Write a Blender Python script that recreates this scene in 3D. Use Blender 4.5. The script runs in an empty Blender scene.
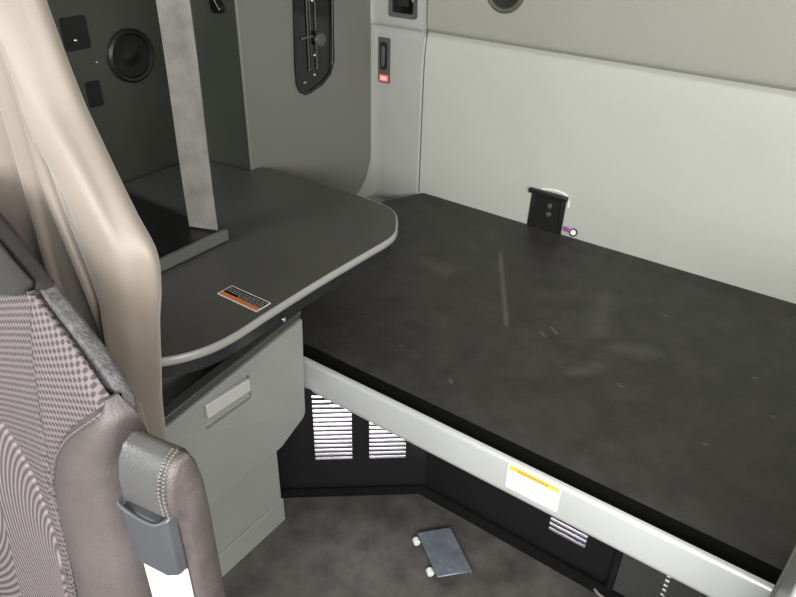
import bpy, bmesh, math, random
from mathutils import Vector, Matrix
random.seed(7)
S = bpy.context.scene
COL = S.collection
R = math.radians

# ------------------------------------------------------------------ camera
cd = bpy.data.cameras.new('camera'); cam = bpy.data.objects.new('camera', cd); COL.objects.link(cam)
cd.sensor_fit = 'HORIZONTAL'; cd.sensor_width = 36; cd.lens = 36 * 688 / 796; cd.clip_start = .02
rx = Vector((.81312, .58099, .02157)); uy = Vector((-.32336, .42049, .84772)); bz = Vector((.48345, -.69630, .52986))
rx.normalize(); bz = (bz - rx * bz.dot(rx)).normalized(); uy = bz.cross(rx)
cam.matrix_world = Matrix(((rx.x, uy.x, bz.x, 0), (rx.y, uy.y, bz.y, 0), (rx.z, uy.z, bz.z, 1.62), (0, 0, 0, 1)))
S.camera = cam
# ------------------------------------------------------------------ light
S.view_settings.view_transform = 'Standard'; S.view_settings.look = 'None'
S.view_settings.gamma = 1; S.view_settings.use_curve_mapping = False
S.view_settings.exposure = 1.08
W = bpy.data.worlds.new('world'); S.world = W; W.use_nodes = True
W.node_tree.nodes['Background'].inputs[0].default_value = (.86, .93, 1, 1)
W.node_tree.nodes['Background'].inputs[1].default_value = 1.2
def area(name, loc, target, sx, sy, power, color):
    l = bpy.data.lights.new(name, 'AREA'); l.shape = 'RECTANGLE'; l.size = sx; l.size_y = sy
    l.energy = power; l.color = color
    o = bpy.data.objects.new(name, l); COL.objects.link(o); o.location = loc
    o.rotation_euler = (Vector(target) - Vector(loc)).to_track_quat('-Z', 'Y').to_euler()
    return o
area('windshield_daylight', (.35, -1.15, 1.72), (-.1, 1.6, .6), 1.4, .65, 38, (1, .985, .955))
area('driver_window_daylight', (1.28, -.35, 1.55), (-.9, 1.0, .9), .9, .55, 26, (1, .96, .91))
area('passenger_window_daylight', (-1.62, -.35, 1.55), (-.2, 1.3, .6), .7, .5, 5, (1, .97, .93))

# ------------------------------------------------------------------ materials
def mat(name, col, rough=.5, metal=0, var=0., vscale=8, bump=0., bscale=200, coat=0, spec=.5, col2=None, emit=None):
    m = bpy.data.materials.new(name); m.use_nodes = True; nt = m.node_tree; N = nt.nodes; Lk = nt.links
    b = N['Principled BSDF']; b.inputs['Base Color'].default_value = (*col, 1)
    b.inputs['Roughness'].default_value = rough; b.inputs['Metallic'].default_value = metal
    b.inputs['Specular IOR Level'].default_value = spec; b.inputs['Coat Weight'].default_value = coat
    tc = N.new('ShaderNodeTexCoord')
    if var > 0:
        n = N.new('ShaderNodeTexNoise'); n.inputs['Scale'].default_value = vscale; n.inputs['Detail'].default_value = 7; n.inputs['Roughness'].default_value = .6
        Lk.new(tc.outputs['Object'], n.inputs['Vector'])
        r = N.new('ShaderNodeValToRGB'); r.color_ramp.elements[0].position = .32; r.color_ramp.elements[1].position = .72
        c2 = col2 or tuple(min(1, c * (1 + var)) for c in col); c1 = tuple(c * (1 - var) for c in col)
        r.color_ramp.elements[0].color = (*c1, 1); r.color_ramp.elements[1].color = (*c2, 1)
        Lk.new(n.outputs['Fac'], r.inputs['Fac']); Lk.new(r.outputs['Color'], b.inputs['Base Color'])
    if bump > 0:
        n = N.new('ShaderNodeTexNoise'); n.inputs['Scale'].default_value = bscale; n.inputs['Detail'].default_value = 3
        Lk.new(tc.outputs['Object'], n.inputs['Vector'])
        bp = N.new('ShaderNodeBump'); bp.inputs['Strength'].default_value = bump; bp.inputs['Distance'].default_value = .002
        Lk.new(n.outputs['Fac'], bp.inputs['Height']); Lk.new(bp.outputs['Normal'], b.inputs['Normal'])
    if emit:
        b.inputs['Emission Color'].default_value = (*emit[0], 1); b.inputs['Emission Strength'].default_value = emit[1]
    return m
def nd(nt, t, **kw):
    n = nt.nodes.new(t)
    for k, v in kw.items(): setattr(n, k, v)
    return n
def math_node(nt, op, a, b=None, clamp=False):
    n = nd(nt, 'ShaderNodeMath', operation=op); n.use_clamp = clamp
    for i, v in enumerate((a, b)):
        if v is None: continue
        if isinstance(v, (int, float)): n.inputs[i].default_value = v
        else: nt.links.new(v, n.inputs[i])
    return n.outputs[0]
def add_marks(m, segs, colour, strength=.6):
    """scuffs on the surface: soft-edged line marks given by end points (object space, xy)"""
    nt = m.node_tree; b = nt.nodes['Principled BSDF']
    tc = nd(nt, 'ShaderNodeTexCoord'); sp = nd(nt, 'ShaderNodeSeparateXYZ'); nt.links.new(tc.outputs['Object'], sp.inputs[0])
    X, Y = sp.outputs[0], sp.outputs[1]; tot = None
    for (x0, y0, x1, y1, w, k) in segs:
        dx, dy = x1 - x0, y1 - y0; L = math.hypot(dx, dy); dx /= L; dy /= L
        px = math_node(nt, 'SUBTRACT', X, x0); py = math_node(nt, 'SUBTRACT', Y, y0)
        t = math_node(nt, 'ADD', math_node(nt, 'MULTIPLY', px, dx), math_node(nt, 'MULTIPLY', py, dy))
        s = math_node(nt, 'ABSOLUTE', math_node(nt, 'SUBTRACT', math_node(nt, 'MULTIPLY', px, dy), math_node(nt, 'MULTIPLY', py, dx)))
        over = math_node(nt, 'MAXIMUM', math_node(nt, 'SUBTRACT', math_node(nt, 'ABSOLUTE', math_node(nt, 'SUBTRACT', t, L / 2)), L / 2), 0)
        d = math_node(nt, 'ADD', s, over)
        v = math_node(nt, 'MULTIPLY', math_node(nt, 'SUBTRACT', 1, math_node(nt, 'DIVIDE', d, w), True), k)
        tot = v if tot is None else math_node(nt, 'MAXIMUM', tot, v)
    n = nd(nt, 'ShaderNodeTexNoise'); n.inputs['Scale'].default_value = 45; n.inputs['Detail'].default_value = 5
    nt.links.new(tc.outputs['Object'], n.inputs['Vector'])
    tot = math_node(nt, 'MULTIPLY', tot, math_node(nt, 'ADD', n.outputs['Fac'], .25), True)
    mx = nd(nt, 'ShaderNodeMix', data_type='RGBA')
    old = b.inputs['Base Color'].links[0].from_socket if b.inputs['Base Color'].links else None
    if old: nt.links.new(old, mx.inputs[6])
    else: mx.inputs[6].default_value = b.inputs['Base Color'].default_value
    mx.inputs[7].default_value = (*colour, 1)
    nt.links.new(math_node(nt, 'MULTIPLY', tot, strength), mx.inputs[0]); nt.links.new(mx.outputs[2], b.inputs['Base Color'])

M = {}
M['wall_vinyl'] = mat('wall_vinyl', (.42, .433, .39), .55, bump=.25, bscale=420, var=.02, vscale=3)
M['wall_upper_dim'] = mat('wall_upper_dim', (.29, .288, .25), .6, bump=.25, bscale=420, var=.02, vscale=3)  # darker copy of the wall vinyl: light fading upward put into the colour
M['side_vinyl'] = mat('side_vinyl', (.165, .17, .152), .5, bump=.2, bscale=420)
M['gloss_panel'] = mat('gloss_panel', (.042, .045, .037), .3, bump=.03, bscale=30)
M['ceiling'] = mat('ceiling', (.4, .39, .35), .8)
M['trim_vinyl'] = mat('trim_vinyl', (.33, .34, .312), .5, bump=.2, bscale=420)
M['black_plastic'] = mat('black_plastic', (.012, .012, .012), .35, bump=.1, bscale=60)
M['black_gloss'] = mat('black_gloss', (.006, .006, .006), .12)
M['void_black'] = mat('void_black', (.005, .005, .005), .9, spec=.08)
M['desk_top'] = mat('desk_top', (.068, .068, .064), .42, var=.08, vscale=4, bump=.25, bscale=600)
M['desk_edge_lit'] = mat('desk_edge_lit', (.30, .30, .285), .35)  # light caught on the rounded edge put into this paler colour
M['desk_under'] = mat('desk_under', (.02, .021, .022), .3)
M['cab_grey'] = mat('cab_grey', (.24, .25, .235), .42, bump=.12, bscale=500)
M['cab_dark'] = mat('cab_dark', (.045, .046, .044), .45)
M['tab_grey'] = mat('tab_grey', (.42, .43, .41), .4)
M['tray_black'] = mat('tray_black', (.008, .009, .009), .3)
M['tray_edge'] = mat('tray_edge', (.115, .118, .11), .4)
M['rail'] = mat('rail', (.62, .64, .635), .3, metal=.35, bump=.03, bscale=20)
M['mat_black'] = mat('mat_black', (.033, .0315, .029), .5, var=.34, vscale=13, bump=1, bscale=170)
M['rubber'] = mat('rubber', (.062, .058, .053), .62, var=.5, vscale=11, bump=.8, bscale=260)
M['base_black'] = mat('base_black', (.008, .008, .009), .42, bump=.05, bscale=15, spec=.35)
M['louvre_bounce_white'] = mat('louvre_bounce_white', (.8, .79, .84), .6)
M['chrome'] = mat('chrome', (.7, .7, .7), .15, metal=1)
M['white_paint'] = mat('white_paint', (.75, .75, .75), .35)
M['sleeve'] = mat('sleeve', (.055, .058, .064), .38)
M['leather'] = mat('leather', (.075, .063, .061), .48, var=.22, vscale=30, bump=.5, bscale=380)
M['leather_cap'] = mat('leather_cap', (.075, .075, .074), .3, bump=.4, bscale=300)
M['bolster'] = mat('bolster', (.085, .073, .071), .5, var=.12, vscale=14, bump=.5, bscale=350)
M['stitch'] = mat('stitch', (.15, .13, .125), .7)
M['gusset'] = mat('gusset', (.105, .10, .105), .95, var=.45, vscale=70, bump=1, bscale=260)
M['dark_cloth'] = mat('dark_cloth', (.02, .019, .018), .9, bump=.5, bscale=500)
M['plate'] = mat('plate', (.20, .235, .27), .32, metal=.55, var=.3, vscale=22)
M['roller'] = mat('roller', (.6, .62, .58), .4)
M['orange'] = mat('orange', (.62, .17, .03), .5)
M['label_orange'] = mat('label_orange', (.85, .5, .10), .5)
M['label_white'] = mat('label_white', (.8, .79, .76), .5)
M['label_text'] = mat('label_text', (.35, .35, .35), .6)
M['red_label'] = mat('red_label', (.85, .12, .09), .5)
M['red_text'] = mat('red_text', (.95, .6, .55), .5)
M['bezel'] = mat('bezel', (.07, .072, .068), .4)
M['speaker_grey'] = mat('speaker_grey', (.09, .09, .075), .5)
M['purple'] = mat('purple', (.30, .05, .28), .5)
M['foam_white'] = mat('foam_white', (.75, .75, .72), .9, bump=.8, bscale=250)
M['edge_worn'] = mat('edge_worn', (.22, .21, .19), .6)

def curtain_mat():
    m = mat('curtain', (.180, .153, .127), .5, bump=.12, bscale=160)
    b = m.node_tree.nodes['Principled BSDF']
    b.inputs['Sheen Weight'].default_value = .3
    return m
M['curtain'] = curtain_mat()

def strap_mat():
    m = mat('webbing', (.20, .19, .18), .6)
    nt = m.node_tree; b = nt.nodes['Principled BSDF']; tc = nd(nt, 'ShaderNodeTexCoord')
    w = nd(nt, 'ShaderNodeTexWave', wave_type='BANDS', bands_direction='Y'); w.inputs['Scale'].default_value = 170; w.inputs['Distortion'].default_value = .6
    w2 = nd(nt, 'ShaderNodeTexWave', wave_type='BANDS', bands_direction='Z'); w2.inputs['Scale'].default_value = 220; w2.inputs['Distortion'].default_value = .6
    n = nd(nt, 'ShaderNodeTexNoise'); n.inputs['Scale'].default_value = 14; n.inputs['Detail'].default_value = 6
    for q in (w, w2, n): nt.links.new(tc.outputs['Object'], q.inputs['Vector'])
    s = math_node(nt, 'ADD', math_node(nt, 'MULTIPLY', w.outputs['Fac'], .22), math_node(nt, 'MULTIPLY', w2.outputs['Fac'], .12))
    s = math_node(nt, 'ADD', s, math_node(nt, 'MULTIPLY', n.outputs['Fac'], .7))
    r = nd(nt, 'ShaderNodeValToRGB'); r.color_ramp.elements[0].position = .25; r.color_ramp.elements[1].position = .8
    r.color_ramp.elements[0].color = (.10, .095, .09, 1); r.color_ramp.elements[1].color = (.31, .295, .275, 1)
    nt.links.new(s, r.inputs[0]); nt.links.new(r.outputs[0], b.inputs['Base Color'])
    bp = nd(nt, 'ShaderNodeBump'); bp.inputs['Strength'].default_value = .5; bp.inputs['Distance'].default_value = .001
    nt.links.new(s, bp.inputs['Height']); nt.links.new(bp.outputs[0], b.inputs['Normal'])
    return m
M['webbing'] = strap_mat()

def knit_mat(name, stripes):
    """upper panel: rows of small dimples; lower insert: slanted narrow ribs"""
    m = mat(name, (.3, .26, .265), .85)
    nt = m.node_tree; b = nt.nodes['Principled BSDF']; tc = nd(nt, 'ShaderNodeTexCoord')
    mp = nd(nt, 'ShaderNodeMapping'); nt.links.new(tc.outputs['Object'], mp.inputs[0])
    sp = nd(nt, 'ShaderNodeSeparateXYZ'); nt.links.new(mp.outputs[0], sp.inputs[0])
    def sine(sock, f, ph=0): return math_node(nt, 'SINE', math_node(nt, 'ADD', math_node(nt, 'MULTIPLY', sock, f), ph))
    if stripes:
        dx_ = math_node(nt, 'SUBTRACT', math_node(nt, 'ABSOLUTE', sp.outputs[0]), .255); dz_ = math_node(nt, 'SUBTRACT', sp.outputs[2], .76)
        rad = math_node(nt, 'SQRT', math_node(nt, 'ADD', math_node(nt, 'MULTIPLY', dx_, dx_), math_node(nt, 'MULTIPLY', dz_, dz_)))
        h = math_node(nt, 'ADD', math_node(nt, 'MULTIPLY', sine(rad, 2 * math.pi / .0118), .5), .5)
        c1, c2 = (.06, .05, .052), (.21, .178, .183)
    else:
        mp.inputs['Rotation'].default_value = (0, R(-20), 0)
        a = sine(sp.outputs[0], 2 * math.pi / .0128); c = sine(sp.outputs[2], 2 * math.pi / .0118)
        h = math_node(nt, 'SUBTRACT', 1, math_node(nt, 'MULTIPLY', math_node(nt, 'ADD', math_node(nt, 'MULTIPLY', a, c), .1), 1.6, True))
        c1, c2 = (.045, .037, .039), (.14, .116, .121)
    n = nd(nt, 'ShaderNodeTexNoise'); n.inputs['Scale'].default_value = 9; nt.links.new(tc.outputs['Object'], n.inputs['Vector'])
    r = nd(nt, 'ShaderNodeMix', data_type='RGBA'); r.inputs[6].default_value = (*c1, 1); r.inputs[7].default_value = (*c2, 1)
    nt.links.new(h, r.inputs[0]); nt.links.new(r.outputs[2], b.inputs['Base Color'])
    bp = nd(nt, 'ShaderNodeBump'); bp.inputs['Strength'].default_value = .7; bp.inputs['Distance'].default_value = .0025
    nt.links.new(h, bp.inputs['Height']); nt.links.new(bp.outputs[0], b.inputs['Normal'])
    return m
M['knit'] = knit_mat('knit', False); M['ribbed'] = knit_mat('ribbed', True)

# ------------------------------------------------------------------ mesh helpers
def thing(name, label, cat, loc, group=None):
    o = bpy.data.objects.new(name, None); COL.objects.link(o); o.location = loc; o.empty_display_size = .05
    o['label'] = label; o['category'] = cat
    if group: o['group'] = group
    return o
def wloc(o):
    v = Vector((0, 0, 0))
    while o: v += o.location; o = o.parent
    return v
def obj(name, bm, m, parent=None, smooth=True, bevel=0, seg=2, origin=None, angle=35):
    """bm holds WORLD coordinates"""
    bmesh.ops.remove_doubles(bm, verts=bm.verts, dist=1e-6)
    bmesh.ops.recalc_face_normals(bm, faces=bm.faces)
    base = wloc(parent) if parent else Vector((0, 0, 0))
    if origin: base = base * 0 + Vector(origin)
    bmesh.ops.translate(bm, verts=bm.verts, vec=-base)
    me = bpy.data.meshes.new(name); bm.to_mesh(me); bm.free()
    o = bpy.data.objects.new(name, me); COL.objects.link(o)
    if parent: o.parent = parent; o.location = base - wloc(parent)
    else: o.location = base
    me.materials.append(m)
    if smooth:
        me.polygons.foreach_set('use_smooth', [True] * len(me.polygons))
        me.set_sharp_from_angle(angle=R(angle))
    if bevel:
        b = o.modifiers.new('bevel', 'BEVEL'); b.width = bevel; b.segments = seg; b.limit_method = 'ANGLE'; b.angle_limit = R(35); b.harden_normals = False
        me.set_sharp_from_angle(angle=R(75)) if smooth else None
    return o
def struct(name, bm, m, **kw):
    o = obj(name, bm, m, **kw); o['kind'] = 'structure'; return o
def tag(o, label, cat, group=None):
    o['label'] = label; o['category'] = cat
    if group: o['group'] = group
    return o
def box(bm, x0, x1, y0, y1, z0, z1):
    v = [bm.verts.new((x, y, z)) for x in (x0, x1) for y in (y0, y1) for z in (z0, z1)]
    for f in ((0, 1, 3, 2), (4, 6, 7, 5), (0, 4, 5, 1), (2, 3, 7, 6), (0, 2, 6, 4), (1, 5, 7, 3)): bm.faces.new([v[i] for i in f])
    return v
def B(*a):
    bm = bmesh.new(); box(bm, *a); return bm
def prism(bm, pts, fn, t0, t1):
    """closed outline pts (2d) mapped by fn(p, t) to 3d at t0 and t1"""
    a = [bm.verts.new(fn(p, t0)) for p in pts]; b = [bm.verts.new(fn(p, t1)) for p in pts]
    bm.faces.new(a); bm.faces.new(b[::-1]); n = len(pts)
    for i in range(n): bm.faces.new((a[i], b[i], b[(i + 1) % n], a[(i + 1) % n]))
def P(pts, fn, t0, t1):
    bm = bmesh.new(); prism(bm, pts, fn, t0, t1); return bm
fXY = lambda p, t: (p[0], p[1], t)
fYZ = lambda p, t: (t, p[0], p[1])
fXZ = lambda p, t: (p[0], t, p[1])
def loft(bm, rings, closed=True, caps=True):
    vs = [[bm.verts.new(p) for p in r] for r in rings]; n = len(vs[0])
    for a, b in zip(vs, vs[1:]):
        for i in range(n if closed else n - 1): bm.faces.new((a[i], a[(i + 1) % n], b[(i + 1) % n], b[i]))
    if caps and closed: bm.faces.new(vs[0][::-1]); bm.faces.new(vs[-1])
    return vs
def catmull(pts, k=8):
    pts = [Vector(p) for p in pts]; out = []
    for i in range(len(pts) - 1):
        p0 = pts[max(i - 1, 0)]; p1 = pts[i]; p2 = pts[i + 1]; p3 = pts[min(i + 2, len(pts) - 1)]
        for j in range(k):
            t = j / k
            out.append(.5 * ((2 * p1) + (p2 - p0) * t + (2 * p0 - 5 * p1 + 4 * p2 - p3) * t * t + (3 * p1 - p0 - 3 * p2 + p3) * t ** 3))
    out.append(pts[-1]); return out
def tube(bm, path, r, seg=10, ry=None):
    path = [Vector(p) for p in path]; rings = []; up = None
    for i, p in enumerate(path):
        d = (path[min(i + 1, len(path) - 1)] - path[max(i - 1, 0)]).normalized()
        if up is None: up = d.orthogonal().normalized()
        up = (up - d * up.dot(d)).normalized(); s = d.cross(up)
        rings.append([p + up * math.cos(2 * math.pi * k / seg) * r + s * math.sin(2 * math.pi * k / seg) * (ry or r) for k in range(seg)])
    loft(bm, rings)
def T(path, r, seg=10):
    bm = bmesh.new(); tube(bm, path, r, seg); return bm
def lathe(bm, prof, origin, axis, seg=32):
    """prof: (radius, distance along axis)"""
    axis = Vector(axis).normalized(); u = axis.orthogonal().normalized(); w = axis.cross(u); o = Vector(origin)
    rings = [[o + axis * h + (u * math.cos(2 * math.pi * k / seg) + w * math.sin(2 * math.pi * k / seg)) * max(r, 1e-4) for k in range(seg)] for r, h in prof]
    loft(bm, rings)
def Lt(prof, origin, axis, seg=32):
    bm = bmesh.new(); lathe(bm, prof, origin, axis, seg); return bm
def boolean(o, cutbm, name='cut'):
    me = bpy.data.meshes.new(name); bmesh.ops.recalc_face_normals(cutbm, faces=cutbm.faces)
    bmesh.ops.translate(cutbm, verts=cutbm.verts, vec=-wloc(o)); cutbm.to_mesh(me); cutbm.free()
    c = bpy.data.objects.new(name, me); COL.objects.link(c); c.location = wloc(o)
    m = o.modifiers.new('b', 'BOOLEAN'); m.operation = 'DIFFERENCE'; m.object = c; m.solver = 'EXACT'
    mods = list(o.modifiers)
    if len(mods) > 1:                       # cut first, bevel afterwards
        o.modifiers.move(len(mods) - 1, 0)
    keep = [x for x in o.modifiers if x.type == 'BEVEL']
    for x in keep: x.show_viewport = False
    bpy.context.view_layer.update()
    new = bpy.data.meshes.new_from_object(o.evaluated_get(bpy.context.evaluated_depsgraph_get()))
    o.modifiers.remove(o.modifiers['b']); old = o.data; o.data = new; new.name = old.name
    for x in keep: x.show_viewport = True
    bpy.data.objects.remove(c); bpy.data.meshes.remove(me)
def rounded(x0, x1, y0, y1, r, k=5):
    out = []
    for cx, cy, a in ((x1 - r, y1 - r, 0), (x0 + r, y1 - r, 90), (x0 + r, y0 + r, 180), (x1 - r, y0 + r, 270)):
        for i in range(k + 1):
            t = R(a + 90 * i / k); out.append((cx + r * math.cos(t), cy + r * math.sin(t)))
    return out
def interp(tab, z):
    tab = sorted(tab)
    if z <= tab[0][0]: return tab[0][1]
    if z >= tab[-1][0]: return tab[-1][1]
    for i in range(len(tab) - 1):
        a, b = tab[i], tab[i + 1]
        if a[0] <= z <= b[0]:
            m = lambda j: (tab[j + 1][1] - tab[j - 1][1]) / (tab[j + 1][0] - tab[j - 1][0]) if 0 < j < len(tab) - 1 else (b[1] - a[1]) / (b[0] - a[0])
            h = b[0] - a[0]; t = (z - a[0]) / h
            return (2*t**3 - 3*t*t + 1) * a[1] + (t**3 - 2*t*t + t) * h * m(i) + (-2*t**3 + 3*t*t) * b[1] + (t**3 - t*t) * h * m(i + 1)

# ================================================================== SETTING
XL, XR, YF, YB, ZC = -1.67, 1.32, -1.2, 2.21, 2.15
struct('floor', B(-1.95, XR, YF, YB + .1, -.05, 0), M['rubber'], smooth=False)
struct('ceiling', B(-1.95, XR + .05, YF - .05, YB + .15, ZC, ZC + .05), M['ceiling'], smooth=False)
# rear wall: two padded fields with a pressed seam between them
def rear_y(z):
    d = z - 1.117
    g = .012 * math.exp(-(d / .008) ** 2)
    if d > 0: return YB - .008 * (1 - math.exp(-d / .02)) - .02 * d + g
    return YB - .016 * (1 - math.exp(d / .05)) + g
bm = bmesh.new()
zs = sorted(set([.40 + i * .04 for i in range(44)] + [1.117 + i * .004 for i in range(-14, 15)]))
zs = [z for z in zs if z < 1.9] + [ZC]
for lo, hi, key, nm in ((0, 1.1171, 'wall_vinyl', 'wall_rear'), (1.1169, 9, 'wall_upper_dim', 'wall_rear_upper')):
    bm = bmesh.new(); zz = [z for z in zs if lo <= z <= hi]
    if lo == 0: zz = [0, .3] + zz
    rings = [[(-1.50, rear_y(z), z), (-.6, rear_y(z), z), (.3, rear_y(z), z), (XR, rear_y(z), z), (XR, YB + .1, z), (-1.50, YB + .1, z)] for z in zz]
    loft(bm, rings); struct(nm, bm, M[key], angle=60)
# side wall: gloss panel in front, padded panel behind
struct('wall_left', B(XL - .06, XL, 1.512, YB + .1, -.05, ZC), M['gloss_panel'], smooth=False)
XG = -1.90   # the dark side wall steps out past the panel seam
cw = [tuple(v) for v in catmull([(XL, 1.513, 0), (-1.76, 1.505, 0), (-1.845, 1.475, 0), (-1.888, 1.43, 0), (XG, 1.375, 0), (XG, 1.0, 0), (XG, -.1, 0)], 6)]
struct('wall_left_recess', P([(a, b) for a, b, c in cw] + [(XG - .05, -.1), (XG - .05, 1.6), (XL, 1.6)], fXY, -.05, ZC), M['gloss_panel'], angle=50)
pan = [(1.513, .45), (2.04, .45), (2.095, .475), (2.14, .52), (2.172, .60), (2.185, .72), (2.187, 1.0), (2.187, ZC), (1.513, ZC)]
sp_ = struct('trim_1', P(pan, fYZ, XL - .005, XL + .008), M['side_vinyl'], bevel=.003)
bm = bmesh.new()     # corner column with the same pressed seam
cz = [.40, .6, .8, 1.0, 1.09, 1.105, 1.112, 1.117, 1.122, 1.13, 1.14, 1.155, 1.2, 1.4, ZC]
rings = []
for z in cz:
    g = .010 * math.exp(-((z - 1.117) / .006) ** 2)
    if z > 1.117: g -= .008 * (1 - math.exp(-(z - 1.117) / .02)) + .02 * (z - 1.117)
    rings.append([(XL - .001, 1.95, z), (XL + .006, 1.95, z), (XL + .006, 2.165, z), (-1.657 , 2.180 + g, z), (-1.645 , 2.185 + g, z), (-1.62, 2.187 + g, z), (-1.472, 2.189 + g, z), (-1.447, 2.192 + g, z), (-1.437, 2.212 + g, z), (-1.437, YB + .1, z), (XL - .001, YB + .1, z)])
loft(bm, rings); struct('trim_2', bm, M['trim_vinyl'], angle=40)
struct('trim_3', P([(1.17, 0), (1.17, .42), (1.18, .43), (2.18, .43), (2.18, 0)], fYZ, XL, -1.508), M['trim_vinyl'], bevel=.004)
struct('trim_4', T([(-1.433, rear_y(z) + .001, z) for z in [.50 + .03 * i for i in range(54)]], .0028, 8), M['bezel'])
# rest of the cab shell round and behind the camera
struct('wall_right', B(XR, XR + .06, .15, YB + .1, -.05, ZC), M['wall_vinyl'], smooth=False)
struct('wall_right_front', B(XR, XR + .06, YF, .15, -.05, 1.25), M['cab_dark'], smooth=False)
struct('wall_left_front', B(XG - .05, XG, YF, -.1, -.05, 1.25), M['cab_dark'], smooth=False)
struct('wall_front', B(XG - .05, XR + .06, YF - .06, YF, -.05, 1.3), M['cab_dark'], smooth=False)

# ================================================================== BUNK
bunk = thing('sleeper_bunk', 'lower sleeper bunk frame with bright silver front rail and black vented base', 'bunk', (-.6, 1.28, 0))
prof = []
for (cy, cz_, r, a0, a1) in ((1.084, .481, .012, 90, 180), (1.098, .404, .026, 180, 270)):
    for i in range(7):
        t = R(a0 + (a1 - a0) * i / 6); prof.append((cy + r * math.cos(t), cz_ + r * math.sin(t)))
prof += [(1.101, .378), (1.102, .384), (1.090, .486), (1.086, .493)]
rail = obj('rail', P(prof, fYZ, -1.34, .55), M['rail'], bunk, angle=30)
# label on the rail
lab = obj('warning_label', P(rounded(-.428, -.300, .413, .486, .003), fXZ, 1.0712, 1.0722), M['label_white'], rail)
lab['label'] = 'white caution label with orange header'
bm = B(-.424, -.304, 1.0704, 1.0714, .471, .4845); obj('header_stripe', bm, M['label_orange'], lab)
bm = bmesh.new()
for r in range(6):
    x = -.421
    while x < -.315:
        w = random.uniform(.004, .012); box(bm, x, min(x + w, -.308), 1.0706, 1.0714, .461 - r * .0055, .4628 - r * .0055); x += w + .003
obj('printed_text', bm, M['label_text'], lab, smooth=False)
bm = bmesh.new()   # text glyph blocks in the header
x = -.402
while x < -.33: w = random.uniform(.003, .006); box(bm, x, x + w, 1.0696, 1.0706, .475, .480); x += w + .0025
obj('header_text', bm, mat('header_ink', (.5, .22, .03), .6), lab, smooth=False)
# base panels
def slot_panel(name, length, z1, cols, fn, key, parent, t=.006):
    """cols: list of (u0,u1,[(z0,z1),...]); fn(u,z,n) -> world"""
    us = sorted({0., length} | {u for c in cols for u in c[:2]}); bm = bmesh.new()
    zs = sorted({0., z1} | {z for c in cols for s in c[2] for z in s})
    V = {}
    def v(u, z, n):
        k = (u, z, n)
        if k not in V: V[k] = bm.verts.new(fn(u, z, n))
        return V[k]
    hole = set()
    for i in range(len(us) - 1):
        for j in range(len(zs) - 1):
            um, zm = (us[i] + us[i+1]) / 2, (zs[j] + zs[j+1]) / 2
            if any(c[0] < um < c[1] and any(s[0] < zm < s[1] for s in c[2]) for c in cols): hole.add((i, j))
    for i in range(len(us) - 1):
        for j in range(len(zs) - 1):
            if (i, j) in hole: continue
            q = [(us[i], zs[j]), (us[i+1], zs[j]), (us[i+1], zs[j+1]), (us[i], zs[j+1])]
            for n in (0, t): bm.faces.new([v(a, b, n) for a, b in (q if n else q[::-1])])
            for (di, dj, a, b) in ((0, -1, 0, 1), (1, 0, 1, 2), (0, 1, 2, 3), (-1, 0, 3, 0)):
                ni, nj = i + di, j + dj
                if (ni, nj) in hole or ni < 0 or nj < 0 or ni >= len(us) - 1 or nj >= len(zs) - 1:
                    bm.faces.new([v(*q[a], 0), v(*q[b], 0), v(*q[b], t), v(*q[a], t)])
    return obj(name, bm, M[key], parent, smooth=False)
A = Vector((-.77, 1.277, 0)); D = (Vector((-1.12, .996, 0)) - A); Ld = D.length; D.normalize(); Nn = Vector((-D.y, D.x, 0))
if Nn.y < 0: Nn = -Nn
sl = [(.136 + i * .0166, .136 + i * .0166 + .0108) for i in range(15)]
u_of = lambda x: (x + .77) / D.x
dp = slot_panel('vented_panel', Ld, .40, [(u_of(-.818), u_of(-.902), sl[:11]), (u_of(-.941), u_of(-1.026), sl)],
                lambda u, z, n: A + D * u + Nn * n + Vector((0, 0, z)), 'base_black', bunk)
sl3 = [(.106 + i * .0185, .106 + i * .0185 + .0115) for i in range(3)]
slot_panel('front_panel', .60, .40, [(.40, .505, sl3)], lambda u, z, n: (-.77 + u, 1.277 + n, z), 'base_black', bunk)
ep = slot_panel('end_panel', .75, .40, [(.118, .128, [(.075 + i * .018, .084 + i * .018) for i in range(7)])],
                lambda u, z, n: (-.178 + u, 1.268 + n, z), 'cab_dark', bunk)
obj('panel_edge', P(rounded(-.19, -.168, 1.262, 1.30, .009), fXY, 0, .40), M['base_black'], bunk)
# added white backing behind the louvres, lit by unseen added lamps so slots read white
bm = bmesh.new(); lp = [(-1.13, 1.008), (-.782, 1.287), (.5, 1.290)]; ln = [(-.62, .78), (-.34, .94), (0, 1)]
loft(bm, [[(x + n[0] * .004, y + n[1] * .004, .003), (x + n[0] * .15, y + n[1] * .15, .33), (x + n[0] * .16, y + n[1] * .16, .33), (x + n[0] * .16, y + n[1] * .16, .001), (x + n[0] * .004, y + n[1] * .004, .001)] for (x, y), n in zip(lp, ln)])
obj('louvre_bounce', bm, M['louvre_bounce_white'], bunk, smooth=False)
obj('light_leak_cover', P([(-1.13, 1.004), (-.779, 1.288), (-.779, 1.42), (-1.13, 1.42)], fXY, .388, .392), M['base_black'], bunk, smooth=False)  # unseen plate added to stop the lamps below leaking past the panel
a_ = area('locker_fill_lamp', (-1.02, 1.225, .38), (-1.02, 1.225, 0), .40, .06, 2.6, (1, .96, 1)); a_.rotation_euler = (0, 0, math.atan2(.281, .35))  # made-up lamp behind the angled panel, whitening its slots
area('locker_fill_lamp', (-.30, 1.40, .385), (-.30, 1.40, 0), .7, .08, 3.5, (1, .96, 1))  # second added lamp, for the slots of the straight panel
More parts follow.
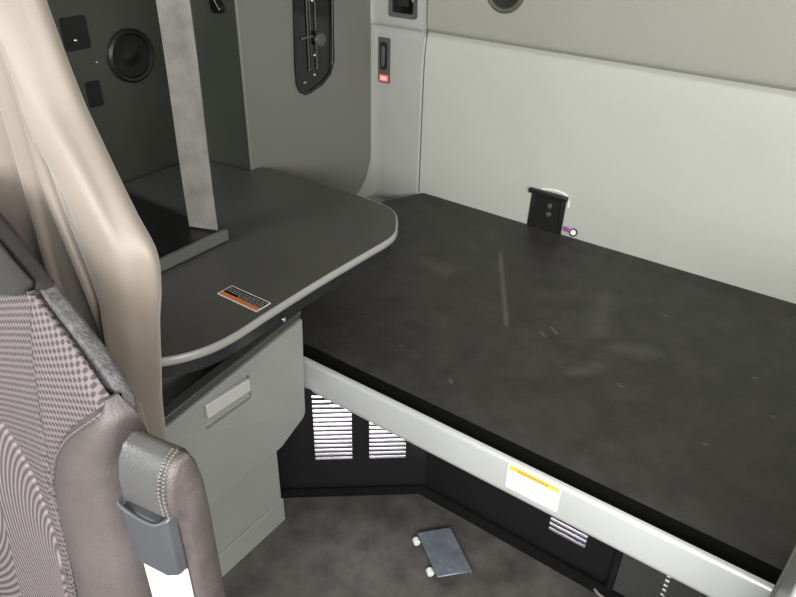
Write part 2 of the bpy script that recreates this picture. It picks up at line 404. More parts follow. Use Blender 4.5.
# skirting strips where the floor mat meets the panels
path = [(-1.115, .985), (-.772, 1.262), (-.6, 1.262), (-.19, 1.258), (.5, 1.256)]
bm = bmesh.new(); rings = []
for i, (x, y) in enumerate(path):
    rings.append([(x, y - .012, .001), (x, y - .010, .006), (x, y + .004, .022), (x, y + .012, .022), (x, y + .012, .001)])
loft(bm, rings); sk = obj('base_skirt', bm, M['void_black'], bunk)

# bunk mat
fwd = 1.160
def mat_z(x, y):
    t = (y - fwd) / (YB - fwd)
    z = .470 + .022 * t
    z += .010 * math.exp(-((y - 2.19) / .035) ** 2)
    z += .004 * math.sin(3.1 * x + 1) * math.sin(3 * y)
    z -= .006 * math.exp(-((y - fwd) / .008) ** 2)
    return z
bm = bmesh.new(); nx, ny = 60, 40; G = []
def y_back(x): return 2.194 - .13 * min(1, (-1.41 - x) / .095) if x < -1.41 else 2.194
for i in range(nx + 1):
    x = -1.505 + (1.30 + 1.505) * i / nx; row = []
    for j in range(ny + 1):
        tt = j / ny; tt = tt ** .9
        y = fwd + (y_back(x) - fwd) * tt
        row.append(bm.verts.new((x, y, mat_z(x, y))))
    G.append(row)
for i in range(nx):
    for j in range(ny): bm.faces.new((G[i][j], G[i+1][j], G[i+1][j+1], G[i][j+1]))
ext = bmesh.ops.extrude_face_region(bm, geom=bm.faces[:])
for g in ext['geom']:
    if isinstance(g, bmesh.types.BMVert): g.co.z = .425
bunk_mat = obj('bunk_mat', bm, M['mat_black'], None, origin=(-.2, 1.6, .42), angle=50)
obj('gap_shade_strip', B(-1.49, 1.25, 1.106, 1.1595, .426, .4655), M['void_black'], bunk_mat, bevel=.004)  # black strip painting the shade in the gap behind the rail
tag(bunk_mat, 'wide black scuffed foam mat filling the bunk against the pale rear wall', 'mat')
o0 = (-.2, 1.6)
segs = [(-.925, 1.95, -.697, 1.57, .012, .62), (-.585, 1.64, -.560, 1.62, .006, 1.0), (-.600, 1.60, -.580, 1.585, .005, .9), (-.34, 1.91, -.322, 1.905, .006, .9),
        (-.335, 1.51, -.32, 1.505, .006, .7), (-.39, 1.66, -.31, 1.70, .05, .35), (-.52, 1.9, -.47, 1.70, .06, .25), (-.45, 1.48, -.40, 1.55, .035, .3), (-.09, 1.42, -.08, 1.422, .006, .9),
        (-.895, 1.30, -.885, 1.305, .005, .9), (-.70, 1.26, -.69, 1.25, .006, .7), (-1.1, 1.75, -1.0, 1.72, .05, .3), (-.05, 1.75, -.04, 1.76, .006, .9), (.02, 1.62, .03, 1.62, .006, .9)]
add_marks(M['mat_black'], [(a - o0[0], b - o0[1], c - o0[0], d - o0[1], w, k) for a, b, c, d, w, k in segs], (.22, .21, .19), .7)

# ================================================================== DESK AND CABINET
desk = thing('desk', 'dark grey wraparound worktop with a rounded edge painted pale for caught light over the drawer cabinet', 'desk', (-1.3, 1.0, .70))
cor = [(-1.892, .50), (-1.36, .50), (-1.22, .525), (-1.12, .58), (-1.045, .65), (-1.005, .72), (-.990, .80), (-.993, .92), (-.995, 1.10), (-.991, 1.30), (-.990, 1.375), (-1.000, 1.425), (-1.028, 1.47), (-1.055, 1.508), (-1.085, 1.538), (-1.125, 1.556), (-1.18, 1.563), (-1.30, 1.565), (-1.50, 1.562), (-1.62, 1.556), (-1.655, 1.540), (-1.662, 1.515), (-1.665, 1.500), (-1.76, 1.492), (-1.84, 1.463), (-1.880, 1.422), (-1.892, 1.37)]
edge = [tuple(v) for v in catmull([(*p, 0) for p in cor], 5)]
ol = [(p[0], p[1]) for p in edge]
def inset(pts, d):
    out = []
    for i, p in enumerate(pts):
        a = Vector(pts[max(i - 1, 0)][:2]); b = Vector(pts[min(i + 1, len(pts) - 1)][:2]); t = (b - a).normalized()
        out.append((p[0] - t.y * d, p[1] + t.x * d))   # outline runs anticlockwise: left is inside
    return out
obj('desk_top', P(inset(ol, .005), fXY, .729, .750), M['desk_top'], desk)
bm = bmesh.new(); rings = []
for p, q in [z_ for z_ in zip(ol, inset(ol, .006)) if not (z_[0][0] < -1.22 and z_[0][1] > 1.2)]:
    n = Vector((p[0] - q[0], p[1] - q[1], 0)).normalized(); c = Vector((q[0], q[1], .7395))
    rings.append([c + Vector((0, 0, .0112))] + [c + n * (.0065 * math.sin(a) ) + Vector((0, 0, .0112 * math.cos(a))) for a in [R(d) for d in (20, 45, 70, 90, 110, 135, 160)]] + [c + Vector((0, 0, -.0112))])
loft(bm, rings)
eb = obj('edge_band', bm, M['desk_edge_lit'], desk, angle=60); eb['label'] = 'rounded edge band with caught light painted pale grey'
obj('under_tray', P(inset(ol, .013), fXY, .692, .7288), M['desk_under'], desk, bevel=.010, seg=3)
obj('latch_knob', Lt([(.004, 0), (.006, .004), (.0065, .010), (.004, .014), (0, .015)], (-1.000, .957, .708), (1, 0, 0), 16), M['chrome'], desk)
st = obj('warning_label', P(rounded(-1.149, -1.017, .897, .945, .002), fXY, .7502, .7508), M['label_white'], desk)
st['label'] = 'black and orange warning label with white border'
obj('orange_stripe', B(-1.146, -1.020, .900, .9115, .7508, .7511), M['orange'], st, smooth=False)
obj('text_field', B(-1.146, -1.020, .9125, .942, .7508, .7511), M['black_gloss'], st, smooth=False)
bm = bmesh.new()
for r in range(4):
    x = -1.143 + (0 if r else .045)
    while x < -1.026:
        w = random.uniform(.005, .014); box(bm, x, min(x + w, -1.022), .9155 + r * .0062, .9175 + r * .0062, .7511, .7513); x += w + .0025
obj('printed_text', bm, M['label_text'], st, smooth=False)

# low black shelf box on the desk
tray = thing('shelf_box', 'flat black box with a grey front lip lying on the desk by the side wall', 'shelf box', (-1.5, .8, .751))
obj('top_panel', B(-1.885, -1.348, .52, 1.100, .752, .777), M['tray_black'], tray, bevel=.002)
lip = obj('front_lip', B(-1.347, -1.332, .52, 1.106, .752, .783), M['tray_edge'], tray, bevel=.0025); lip['label'] = 'grey front lip'

cab = thing('drawer_cabinet', 'tall grey drawer cabinet standing on the floor under the desk', 'cabinet', (-1.3, .8, 0))
face = [(1.029, .668), (1.018, .372), (1.008, .358), (.920, .318), (.54, .313), (.54, .612)]
dr = obj('drawer', P(face, fYZ, -1.022, -1.0), M['cab_grey'], cab, bevel=.004, seg=3)
boolean(dr, P(rounded(.704, .842, .540, .612, .004), fYZ, -1.013, -.99))
hd = [(.706, .574), (.836, .570), (.836, .606), (.706, .613)]
obj('drawer_handle', P(hd, fYZ, -1.0128, -.994), M['tab_grey'], dr, bevel=.0025)['label'] = 'pale grey finger pull'
obj('upper_body', P([(1.024, .640), (1.012, .375), (.915, .322), (.54, .319), (.54, .585)], fYZ, -1.60, -1.0225), M['cab_grey'], cab, bevel=.004)
obj('top_ledge', P([(1.032, .690), (1.026, .671), (.54, .613), (.54, .634)], fYZ, -1.035, -1.004), M['cab_dark'], cab, bevel=.003)
obj('lower_body', B(-1.60, -1.037, .54, .936, .0, .330), M['cab_grey'], cab, bevel=.003)
obj('kick_board', B(-1.0368, -1.031, .54, .938, .001, .088), M['cab_grey'], cab, bevel=.002)

# seat of the strap: fixed above the picture, ends on the shelf box
bm = bmesh.new(); rings = []
for i in range(40):
    z = .783 + (2.14 - .783) * i / 39; y = 1.040 + .003 * math.sin(z * 4); w = .088 + .002 * math.sin(z * 9)
    q0 = Vector((-1.427 + .002 * math.sin(5 * z), 1.056, z)); qd = Vector((.080, .030, 0)); qn = Vector((-.0008, .0022, 0)); q0 -= qd * .02 * math.sin(z * 9)
    rings.append([q0, q0 + qd * .5, q0 + qd, q0 + qd + qn, q0 + qd * .5 + qn, q0 + qn])
loft(bm, rings); s = obj('webbing_strap', bm, M['webbing'], None, origin=(-1.395, 1.08, .783))
tag(s, 'pale grey woven strap hanging down to the flat black box', 'strap')

# ================================================================== WALL FITTINGS
spk = thing('wall_speaker', 'round black speaker on the dark glossy side wall', 'speaker', (XG, 1.288, 1.122))
obj('rim', Lt([(.059, -.003), (.079, 0), (.079, .007), (.071, .013), (.064, .011), (.0615, .003), (.059, -.003)], (XG, 1.288, 1.122), (1, 0, 0), 48), M['black_plastic'], spk)
obj('cone', Lt([(.0605, .001), (.060, .004), (.034, .0015), (.020, .003), (.014, .007), (0, .009)], (XG + .0005, 1.288, 1.122), (1, 0, 0), 48), M['base_black'], spk)
spk = thing('rear_speaker', 'round olive-grey speaker high on the padded rear wall', 'speaker', (-1.14, 2.18, 1.29))
yy = rear_y(1.29)
obj('rim', Lt([(.05, -.004), (.072, 0), (.072, .005), (.064, .012), (.057, .010), (.055, .002), (.05, -.004)], (-1.128, yy, 1.290), (0, -1, 0), 48), M['speaker_grey'], spk)
obj('grille', Lt([(.056, 0), (.055, .004), (.04, .003), (.039, .006), (.02, .005), (.018, .009), (0, .010)], (-1.128, yy - .001, 1.290), (0, -1, 0), 48), M['black_plastic'], spk)
# chrome dots standing in for small highlights on the gloss panel, then a hook
for (y, z, r, l) in ((1.121, 1.192, .005, 'upper chrome stud standing in for a glint on the dark side wall beside the curtain'), (1.171, 1.124, .0042, 'small lower chrome stud standing in for a glint on the dark side wall left of the speaker')):
    o = obj('wall_glint', Lt([(r, -.001), (r, .003), (r * .6, .005), (0, .0055)], (XG, y, z), (1, 0, 0), 16), M['chrome'], None, origin=(XG, y, z)); tag(o, l, 'screw')
o = obj('wall_hook', P([(-1.752, 1.30), (-1.748, 1.245), (-1.738, 1.236), (-1.716, 1.237), (-1.708, 1.246), (-1.712, 1.262), (-1.722, 1.275), (-1.724, 1.30)], fXZ, 1.484, 1.5075), M['black_gloss'], None, origin=(-1.73, 1.505, 1.26), bevel=.004)
tag(o, 'small black hook on the dark side wall next to the panel seam', 'hook')

for (y0, y1, z0, z1, l) in ((1.085, 1.165, 1.165, 1.255, 'upper flat black plate on the dark side wall between curtain and speaker'), (1.120, 1.168, 1.00, 1.075, 'lower flat black plate on the dark side wall by the curtain edge')):
    o = obj('wall_plate', P(rounded(y0, y1, z0, z1, .008), fYZ, XG - .001, XG + .001), M['base_black'], None, origin=(XG, y0, z0)); tag(o, l, 'plate')
# recessed latch track
PX = XL + .008
tr = thing('latch_track', 'tall black recessed slider track with chrome knob on the grey side panel', 'latch', (PX, 1.85, .95))
out = [(1.752, 1.60), (1.740, 1.30), (1.728, 1.04), (1.730, .985), (1.745, .955), (1.772, .940), (1.80, .939), (1.87, .957), (1.915, .985), (1.935, 1.03), (1.940, 1.30), (1.940, 1.60)]
def scale_o(pts, s, c): return [(c[0] + (p[0] - c[0]) * s, c[1] + (p[1] - c[1]) * s) for p in pts]
inn = [(1.764, 1.585), (1.752, 1.30), (1.740, 1.04), (1.742, .99), (1.754, .968), (1.776, .953), (1.80, .952), (1.865, .970), (1.904, .994), (1.922, 1.035), (1.927, 1.30), (1.927, 1.585)]
bm = bmesh.new(); rr = []
for pts, x in ((out, PX + .0002), (out, PX + .006), (inn, PX + .006), (inn, PX + .0002)):
    rr.append([(x, *p) for p in pts])
loft(bm, rr + [rr[0]], caps=False); obj('rim', bm, M['black_gloss'], tr, bevel=.002)
obj('back_plate', P(inn, fYZ, PX + .0002, PX + .0015), M['black_gloss'], tr, smooth=False)
for y, r in ((1.800, .003), (1.812, .002), (1.840, .002)):
    obj('slide_rod', T([(PX + .005, y, 1.02), (PX + .005, y, 1.56)], r, 8), M['chrome' if r < .0025 else 'bezel'], tr)
obj('side_trim', T([(PX + .008, 1.918, 1.02), (PX + .008, 1.925, 1.2), (PX + .008, 1.926, 1.56)], .0016, 8), M['chrome'], tr)
kn = obj('slider_knob', Lt([(.010, 0), (.010, .012), (.022, .014), (.025, .020), (.022, .028), (.012, .032), (0, .033)], (PX + .002, 1.842, 1.118), (1, 0, 0), 24), M['bezel'], tr)
obj('slider_arm', B(PX + .003, PX + .008, 1.765, 1.825, 1.126, 1.134), M['bezel'], tr, bevel=.001)
for y, z in ((1.832, 1.24), (1.832, 1.065), (1.828, .999)):
    obj('screw', Lt([(.0055, 0), (.0055, .002), (.003, .004), (0, .004)], (PX + .0015, y, z), (1, 0, 0), 12), M['chrome'], tr)
obj('latch_tip', B(PX + .002, PX + .006, 1.765, 1.780, .981, .987), M['chrome'], tr, bevel=.001)

tr.location.y += .014
# column fittings (the column face runs from (-1.62, 2.137) to (-1.47, 2.185))
ca = Vector((-1.644, 2.1845, 0)); cdv = Vector((.15, .006, 0)).normalized(); cn = Vector((cdv.y, -cdv.x, 0))
def cface(u0, u1, z0, z1, n0, n1, r=.004): return P(rounded(u0, u1, z0, z1, r), lambda p, t: ca + cdv * p[0] + Vector((0, 0, p[1])) + cn * t, n0, n1)
sw = thing('rocker_switch', 'narrow dark rocker switch plate with red label on the corner column', 'switch', ca + cdv * .03 + Vector((0, 0, 1.0)))
obj('bezel', cface(.008, .062, .912, 1.080, 0, .004, .006), M['bezel'], sw, bevel=.001)
obj('rocker_well', cface(.018, .050, .962, 1.064, .004, .0055, .012), M['black_plastic'], sw)
obj('rocker', cface(.026, .042, .975, 1.050, .0055, .012, .007), M['bezel'], sw, bevel=.003)
lb = obj('red_label', cface(.013, .057, .917, .944, .004, .0048, .002), M['red_label'], sw); lb['label'] = 'red label strip'
obj('label_print', cface(.020, .050, .922, .938, .0048, .0051, .001), M['red_text'], lb)
rc = thing('outlet_recess', 'dark framed recess at the top of the corner column', 'outlet', ca + cdv * .12 + Vector((0, 0, 1.2)))
bm = bmesh.new(); ro = rounded(.062, .182, 1.160, 1.36, .012); ri = rounded(.077, .167, 1.176, 1.342, .008)
f3 = lambda p, t: ca + cdv * p[0] + Vector((0, 0, p[1])) + cn * t
rr = [[f3(p, t) for p in q] for q, t in ((ro, .0), (ro, .018), (ri, .016), (ri, .010))]
loft(bm, rr + [rr[0]], caps=False); obj('frame', bm, M['bezel'], rc)
obj('back', P(ri, f3, .000, .0120), M['black_gloss'], rc, smooth=False)
obj('pocket_slat', P(rounded(.100, .146, 1.20, 1.33, .004), f3, .0121, .014), M['black_plastic'], rc)

# bracket at the foot of the rear wall
wy = rear_y(.6)
br = thing('belt_bracket', 'black steel bracket bolted to the pale rear wall above the bunk mat', 'bracket', (-.88, wy, .5))
bkp = [(-.942, .499), (-.938, .642), (-.804, .642), (-.806, .499)]
obj('plate', P(bkp, fXZ, wy - .0005, wy - .008), M['black_plastic'], br, bevel=.002)
obj('top_hook', B(-.948, -.797, wy - .022, wy - .004, .634, .652), M['black_plastic'], br, bevel=.004)
for z in (.600, .567): obj('bolt', Lt([(.010, 0), (.010, .003), (.007, .006), (0, .007)], (-.862, wy - .008, z), (0, -1, 0), 16), M['bezel'], br)
for xx in (-.929, -.816): obj('side_flange', B(xx - .004, xx + .004, wy - .014, wy - .008,   .506, .634), M['black_plastic'], br, bevel=.002)
bm = T(catmull([(-.905, wy + .001, .651), (-.87, wy - .001, .659), (-.83, wy - .001, .659), (-.802, wy - .001, .645), (-.796, wy, .61)], 6), .004, 8)
o = obj('torn_foam', bm, M['foam_white'], None, origin=(-.86, wy, .65)); tag(o, 'thin white torn foam edge round the top of the black wall bracket', 'foam')
cl = thing('mat_clip', 'small round white clip with purple tab beside the wall bracket', 'clip', (-.757, 2.172, .51))
obj('ring', Lt([(.004, 0), (.014, 0), (.015, .002), (.013, .004), (.009, .005), (.004, .003)], (-.757, 2.180, .527), (.1, -.8, .6), 24), M['black_plastic'], cl)
obj('button', Lt([(.010, 0), (.010, .006), (.006, .008), (0, .0085)], (-.757, 2.180, .527), (.1, -.8, .6), 20), M['white_paint'], cl)
obj('tab', B(-.800, -.779, 2.184, 2.192, .520, .537), M['purple'], cl, bevel=.003)['label'] = 'purple tab'

# ================================================================== FLOOR PLATE
pl = thing('floor_plate', 'loose blue-grey metal hinge plate lying on the dark floor', 'plate', (-.59, 1.106, 0))
pc = [(-.685, 1.114), (-.621, 1.187), (-.496, 1.098), (-.562, 1.027)]
bm = bmesh.new()
top = [(x, y, .020) for x, y in pc]; bot = [(x, y, .0165) for x, y in pc]
loft(bm, [bot, top]); obj('sheet', bm, M['plate'], pl, bevel=.0015)
bm = bmesh.new(); c = Vector((-.592, 1.106))
for k in range(4):
    a = Vector(pc[k]); b = Vector(pc[(k + 1) % 4]); a2 = a + (c - a) * .04; b2 = b + (c - b) * .04
    if k in (2, 3): continue
    loft(bm, [[(a.x, a.y, z), (b.x, b.y, z), (b2.x, b2.y, z), (a2.x, a2.y, z)] for z in (.001, .0164)])
obj('folded_rim', bm, M['plate'], pl, smooth=False)
obj('rivet', Lt([(.008, 0), (.007, .002), (.003, .003), (0, .003)], (-.552, 1.070, .020), (0, 0, 1), 16), M['plate'], pl)
ex = (Vector(pc[3]) - Vector(pc[0])).normalized()
for t in (.18, .88):
    q = Vector(pc[0]).lerp(Vector(pc[3]), t) - Vector((-ex.y, ex.x)) * .010
    q2 = q - ex * .018
    obj('roller', Lt([(.008, 0), (.0098, .002), (.0098, .016), (.008, .018)], (q2.x, q2.y, .010), (ex.x, ex.y, 0), 18), M['roller'], pl)['label'] = 'pale round roller'

# ================================================================== RIGHT CABINET CORNER
sc = thing('side_cabinet', 'pale grey cabinet corner at the right end of the bunk rail', 'cabinet', (.35, 1.0, 0))
obj('body', B(.127, .60, .90, 1.062, 0, .98), M['tab_grey'], sc, bevel=.008, seg=3)
obj('edge_strip', B(.1225, .127, 1.045, 1.064, .3, .98), M['edge_worn'], sc, bevel=.002)

# ================================================================== CURTAIN
E_ = [(2.12, -1.02), (1.75, -.89), (1.483, -.824), (1.373, -.793), (1.267, -.752), (1.211, -.727), (1.167, -.704), (1.10, -.712), (1.044, -.729), (.95, -.749), (.85, -.770), (.62, -.79)]
I_ = [(2.12, -1.05), (1.75, -.93), (1.48, -.850), (1.368, -.820), (1.262, -.772), (1.159, -.742), (1.047, -.752), (.913, -.769), (.85, -.785), (.62, -.80)]
B_ = [(2.12, -1.09), (1.75, -.98), (1.472, -.920), (1.352, -.907), (1.214, -.896), (1.109, -.868), (.986, -.838), (.883, -.822), (.62, -.815)]
A_ = [(2.12, -1.13), (1.75, -1.02), (1.469, -.957), (1.331, -.951), (1.198, -.952), (1.098, -.953), (1.028, -.946), (.925, -.911), (.839, -.871), (.62, -.85)]
bm = bmesh.new(); rings = []; Y0 = .46
for i in range(110):
    z = .62 + 1.50 * i / 109
    e, ii, b, a = (interp(t, z) for t in (E_, I_, B_, A_)); sh_ = .042 + .018 * min(1, max(0, (z - 1.15) / .2)); e -= sh_; ii -= sh_ * .8
    ii = min(ii, e - .012)
    wob = .004 * math.sin(17 * z) + .003 * math.sin(41 * z + 1)
    l1 = a - .045 + .004 * math.sin(9 * z); l2 = a - .13 + .008 * math.sin(8 * z + 2); l3 = a - .21; l4 = a - .30; l5 = a - .40
    pts = [(l5, -.034), (l4, -.044), (l3, -.026 + wob), (l2, -.030 + wob * 2), (a - .085, -.018 - wob), (l1, -.006 + wob), (a - .018, -.005), (a - .003, -.020), (a + .006, -.022), (a + .016, -.010),
           (b - .018, -.008), (b - .006, -.014), (b, -.020), (b + .005, -.017), (b + .010, -.006), ((b * .7 + ii * .3), -.016), ((b + ii) / 2, -.024 + wob), ((b * .3 + ii * .7), -.024), (ii, -.012), ((ii * .5 + e * .5), .004), (e, .022), (e - .006, .034)]
    pr = catmull([(x, Y0 + y, z) for x, y in pts], 5)
    rings.append(pr)
loft(bm, rings, closed=False)
cu = obj('sleeper_curtain', bm, M['curtain'], None, origin=(-1.0, .46, .62), angle=180)
so = cu.modifiers.new('thick', 'SOLIDIFY'); so.thickness = .003
tag(cu, 'beige folded privacy curtain hanging behind the seat', 'curtain')

# ================================================================== SEAT
XC = -.955
Sy = lambda z: .25 + .12 * (z - .6)
OUT = [(.45, .335), (.70, .345), (.778, .350), (.896, .343), (1.012, .345), (1.05, .358), (1.08, .362), (1.100, .350), (1.130, .315), (1.155, .275), (1.175, .238), (1.195, .205), (1.228, .145), (1.245, .10), (1.255, .05)]
SEAM = [(.45, .228), (.689, .230), (.801, .226), (.852, .217), (.902, .211), (.962, .229), (1.023, .269), (1.061, .307), (1.095, .343), (1.109, .35)]
seat = thing('truck_seat', 'mauve-grey knitted fabric cab seat with leather bolster beside the beige curtain', 'seat', (XC, .2, 0))
def hw(z): return interp(OUT, z)
def front_shape(x, z):
    """front surface offset (towards -y is negative) at local |x|"""
    w = hw(z); s = interp(SEAM, z) if z < 1.095 else .343; ax = abs(x)
    if ax <= s:
        return -.006 + .022 * (1 - (ax / max(s, .01)) ** 2) * 1 - .010 * math.sin(min(1, max(0, (s - ax) / .03)) * math.pi / 2)
    t = (ax - s) / max(w - s, 1e-4)
    return -.012 - .026 * math.sin(math.pi * min(1, t * .9 + .04)) ** .8 + .05 * t ** 6
# shell (sides and rear), gusset cloth
bm = bmesh.new(); rings = []
zl = [.45 + (1.253 - .45) * i / 60 for i in range(61)]
for z in zl:
    w = hw(z); y = Sy(z); r = []
    for k in range(13):
        t = k / 12; ang = math.pi * t; dd = .022 + .05 * min(1, max(0, (1.2 - z) / .35)); r.append((XC + (w - .004) * math.cos(ang) , y + .020 + dd * math.sin(ang), z))
    r += [(XC - w + .004, y + .008, z), (XC - w + .02, y + .006, z), (XC + w - .02, y + .006, z), (XC + w - .004, y + .008, z)]
    rings.append(r)
k_ = next(i for i, z in enumerate(zl) if z > 1.178)
loft(bm, rings[:k_ + 1]); obj('back_shell', bm, M['gusset'], seat, angle=50)
bm = bmesh.new(); loft(bm, rings[k_:]); obj('upper_shell', bm, M['dark_cloth'], seat, angle=50)['label'] = 'smooth dark cloth top of the backrest'
def sheet(u_lo, u_hi, z0, z1, nu, nz, off=0.0):
    """patch of the front surface between two x functions of z"""
    bm = bmesh.new(); rings = []
    for i in range(nz + 1):
        z = z0 + (z1 - z0) * i / nz; r = []
        a, b = u_lo(z), u_hi(z)
        for k in range(nu + 1):
            x = a + (b - a) * k / nu; r.append((XC + x, Sy(z) + front_shape(x, z) - off, z))
        rings.append(r)
    vs = loft(bm, rings, closed=False); 
    return bm
sm = lambda z: interp(SEAM, z) if z < 1.109 else hw(z)
def top_line(x): # lower edge of the smooth yoke: scoops down to the middle
    return 1.140 + .050 * min(1, (abs(x) / .215)) ** 1.3
# centre: ribbed insert and knitted surround, cut by grid rows following the border curve
RIB = [(.45, .150), (.60, .160), (.638, .163), (.715, .158), (.816, .129), (.891, .096), (.932, .054), (.945, .0)]
def centre(name, key, xa, xb, zlo, zhi, off, thick=.012):
    bm = bmesh.new(); rings = []; nx_, nz_ = 60, 60
    for i in range(nx_ + 1):
        u = xa + (xb - xa) * i / nx_; z0, z1 = zlo(u), zhi(u); r = []
        for k in range(nz_ + 1):
            z = z0 + (z1 - z0) * k / nz_; r.append((XC + u, Sy(z) + front_shape(u, z) - off, z))
        rings.append(r)
    loft(bm, rings, closed=False); o = obj(name, bm, M[key], seat, angle=180)
    s_ = o.modifiers.new('t', 'SOLIDIFY'); s_.thickness = thick; s_.offset = 0
    return o
inv = lambda tab: sorted([(b, a) for a, b in tab])
def seam_upper(u): # z of seam above for given |u| beyond the narrowest point
    u = abs(u)
    if u <= .2125: return 9
    return interp([(.2125, .905), (.229, .962), (.269, 1.023), (.307, 1.061), (.345, 1.095)], u)
def rib_top(u):
    u = abs(u); return interp([(0, .935), (.05, .926), (.10, .908), (.155, .872), (.188, .80), (.200, .70)], u) if u < .200 else .45
centre('ribbed_insert', 'ribbed', -.200, .200, lambda u: .45, rib_top, .004)
kn_ = centre('knitted_panel', 'knit', -.212, .212, lambda u: rib_top(u) - .003, lambda u: top_line(u), .0)
# knitted wings reaching out over the shoulders
def outer_top(u):
    u = abs(u); return interp([(.205, 1.195), (.238, 1.175), (.275, 1.155), (.315, 1.130), (.350, 1.100)], u)
for sg in (-1, 1):
    bm = bmesh.new(); rings = []
    for i in range(31):
        u = .211 + (.346 - .211) * i / 30; z0 = .905 if u <= .2125 else seam_upper(u); z1 = outer_top(u) - .006
        rings.append([(XC + sg * u, Sy(z0 + (z1 - z0) * k / 30) - .013 + .012 * (k / 30) ** 5 , z0 + (z1 - z0) * k / 30) for k in range(31)])
    loft(bm, rings, closed=False); o = obj('knitted_wing', bm, M['knit'], seat, angle=180)
    s_ = o.modifiers.new('t', 'SOLIDIFY'); s_.thickness = .010; s_.offset = 0
# yoke of smooth dark cloth
bm = bmesh.new(); rings = []
for i in range(41):
    u = -.205 + .41 * i / 40; z0 = top_line(u); z1 = interp([(0, 1.256), (.05, 1.253), (.10, 1.243), (.145, 1.226), (.205, 1.193)], abs(u))
    rings.append([(XC + u, Sy(z0 + (z1 - z0) * k / 20) - .012 + .014 * (k / 20) ** 4, z0 + (z1 - z0) * k / 20) for k in range(21)])
loft(bm, rings, closed=False); o = obj('smooth_yoke', bm, M['dark_cloth'], seat, angle=180)
s_ = o.modifiers.new('t', 'SOLIDIFY'); s_.thickness = .014; s_.offset = 0
o['label'] = 'dark smooth upper yoke'
# bolsters
for sg in (-1, 1):
    bm = bmesh.new(); rings = []
    zb = [.45 + (1.106 - .45) * i / 60 for i in range(61)]
    for z in zb:
        s0 = sm(z); w = max(hw(z) + .002, s0 + .004); r = []; kmax = min(1, (w - s0) / .10)
        for k in range(15):
            t = k / 14; x = s0 + (w - s0) * t
            r.append((XC + sg * x, Sy(z) - .010 - (.034 * kmax) * math.sin(math.pi * (t * .80 + .0)) ** .75 + .018 * t ** 5, z))
        q_ = min(1, (1.106 - z) / .10); r += [(XC + sg * w, Sy(z) + .004 + .045 * q_, z), (XC + sg * s0, Sy(z) + .003 + .017 * q_, z)]
        rings.append(r)
    loft(bm, rings); o = obj('bolster', bm, M['bolster'], seat, angle=60); o['label'] = 'leather side bolster'
    pth = [(XC + sg * (sm(z) + .002), Sy(z) - .014, z) for z in [.46 + i * .01 for i in range(64)]]
    obj('piping', T(pth, .0035, 8), M['bolster'], o)
    bm = bmesh.new()
    z = .46
    while z < 1.09:
        s0 = sm(z) + .010; s1 = sm(z + .0045) + .010; f = lambda s_, zz: (XC + sg * s_, Sy(zz) - .0155 - .034 * min(1, (hw(zz) - sm(zz)) / .1) * math.sin(math.pi * .80 * min(1, .010 / max(.01, hw(zz) - sm(zz)))) ** .75, zz)
        tube(bm, [f(s0, z), f(s1, z + .0045)], .0011, 5); z += .0075
    obj('stitching', bm, M['stitch'], o, smooth=False)
# seat cushion and base (below the picture)
obj('cushion', P(rounded(XC - .27, XC + .27, -.27, .22, .06), fXY, .36, .49), M['knit'], seat, bevel=.03, seg=3)
obj('pedestal', P(rounded(XC - .18, XC + .18, -.15, .30, .03), fXY, 0, .36), M['black_plastic'], seat, bevel=.01)

# folded-up armrest beside the bolster
ar = thing('armrest', 'folded-up leather armrest with grey plastic sleeve beside the seat bolster', 'armrest', (-.53, .30, .6))
x0, x1 = -.554, -.482
side = [(.268, 1.018), (.268, 1.050), (.274, 1.072), (.284, 1.086), (.298, 1.090), (.310, 1.083), (.316, 1.067), (.322, 1.032), (.324, .98), (.325, .55), (.283, .55), (.283, .985), (.280, 1.005), (.274, 1.014)]
bm = bmesh.new(); rings = []
c_ = (.303, 1.0)
for x, s in ((x0, .86), (x0 + .004, .95), (x0 + .012, 1), (x1 - .010, 1), (x1 - .003, .965), (x1, .90)):
    r = []
    for i, (y, z) in enumerate(side):
        d = (1 - s) * .06
        yy_ = y + (d if y < .30 else -d); zz_ = z - (d if z > 1.03 else 0); r.append((x, yy_, zz_))
    rings.append(r)
loft(bm, rings); pad = obj('pad', bm, M['leather'], ar, angle=50)
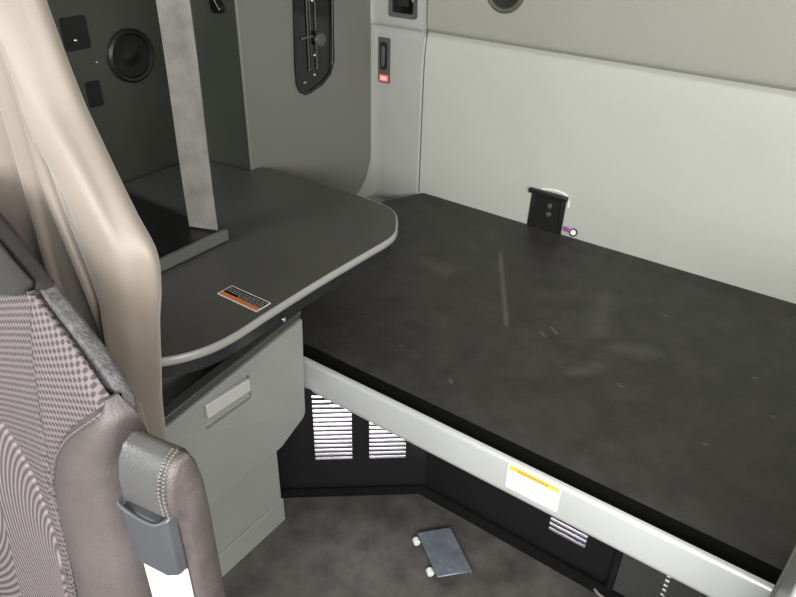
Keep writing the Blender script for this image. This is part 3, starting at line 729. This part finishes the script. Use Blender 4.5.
cp = [(.2655, 1.016), (.2655, 1.051), (.2715, 1.074), (.2825, 1.0885), (.298, 1.0925), (.308, 1.088), (.304, 1.083), (.290, 1.076), (.282, 1.060), (.280, 1.03), (.280, 1.012)]
capo = obj('end_cap', P(cp, fYZ, x0 - .001, x1 - .012), M['leather_cap'], ar, bevel=.004, seg=3); capo['label'] = 'smooth dark leather end cap'
bm = bmesh.new()
cpath = catmull([(0, y, z) for y, z in ((.267, 1.020), (.266, 1.05), (.272, 1.074), (.283, 1.089), (.298, 1.0935))], 10)
for dx in (-.013, -.007):
    for a, b in zip(cpath[::2], cpath[1::2]): tube(bm, [(x1 + dx, a.y - .0012, a.z + .0006), (x1 + dx, b.y - .0012, b.z + .0006)], .0013, 5)
obj('stitching', bm, M['stitch'], pad, smooth=False)
sl_ = obj('sleeve', P([(x0 - .004, .2625), (x0 - .006, .275), (x0 + .002, .2825), (x1 - .012, .2825), (x1 - .014, .268), (x1 - .026, .2615)], fXY, .914, 1.006), M['sleeve'], ar, bevel=.003, seg=3)
sl_['label'] = 'slate grey plastic sleeve'
obj('sleeve_lip', T(catmull([(x0 - .006, .272, 1.010), (x0 - .004, .262, 1.011), (x0 + .02, .2605, 1.004), (x1 - .026, .2605, 1.004), (x1 - .014, .266, 1.010), (x1 - .012, .276, 1.014)], 5), .003, 8), M['sleeve'], sl_)
bm = bmesh.new(); box(bm, x0 + .004, x1 - .022, .2655, .282, .60, .9139); box(bm, x1 - .022, x1 - .012, .2685, .282, .60, .9139)
obj('support_bar', bm, M['white_paint'], ar, bevel=.002)['label'] = 'white metal support bar'
ar.rotation_euler.z = R(10)
obj('pivot_bracket', B(-.60, -.52, .332, .352, .56, .66), M['black_plastic'], ar, bevel=.005)

# curled edge at the foot of the bunk base
o = obj('curled_trim', T(catmull([(-.220, 1.262, .006), (-.200, 1.246, .008), (-.178, 1.238, .012), (-.150, 1.225, .012), (-.110, 1.205, .008), (-.06, 1.175, .005)], 6), .004, 8), M['edge_worn'], None, origin=(-.16, 1.23, .01))
tag(o, 'thin pale curled strip lying at the foot of the dark bunk end panel', 'strip')
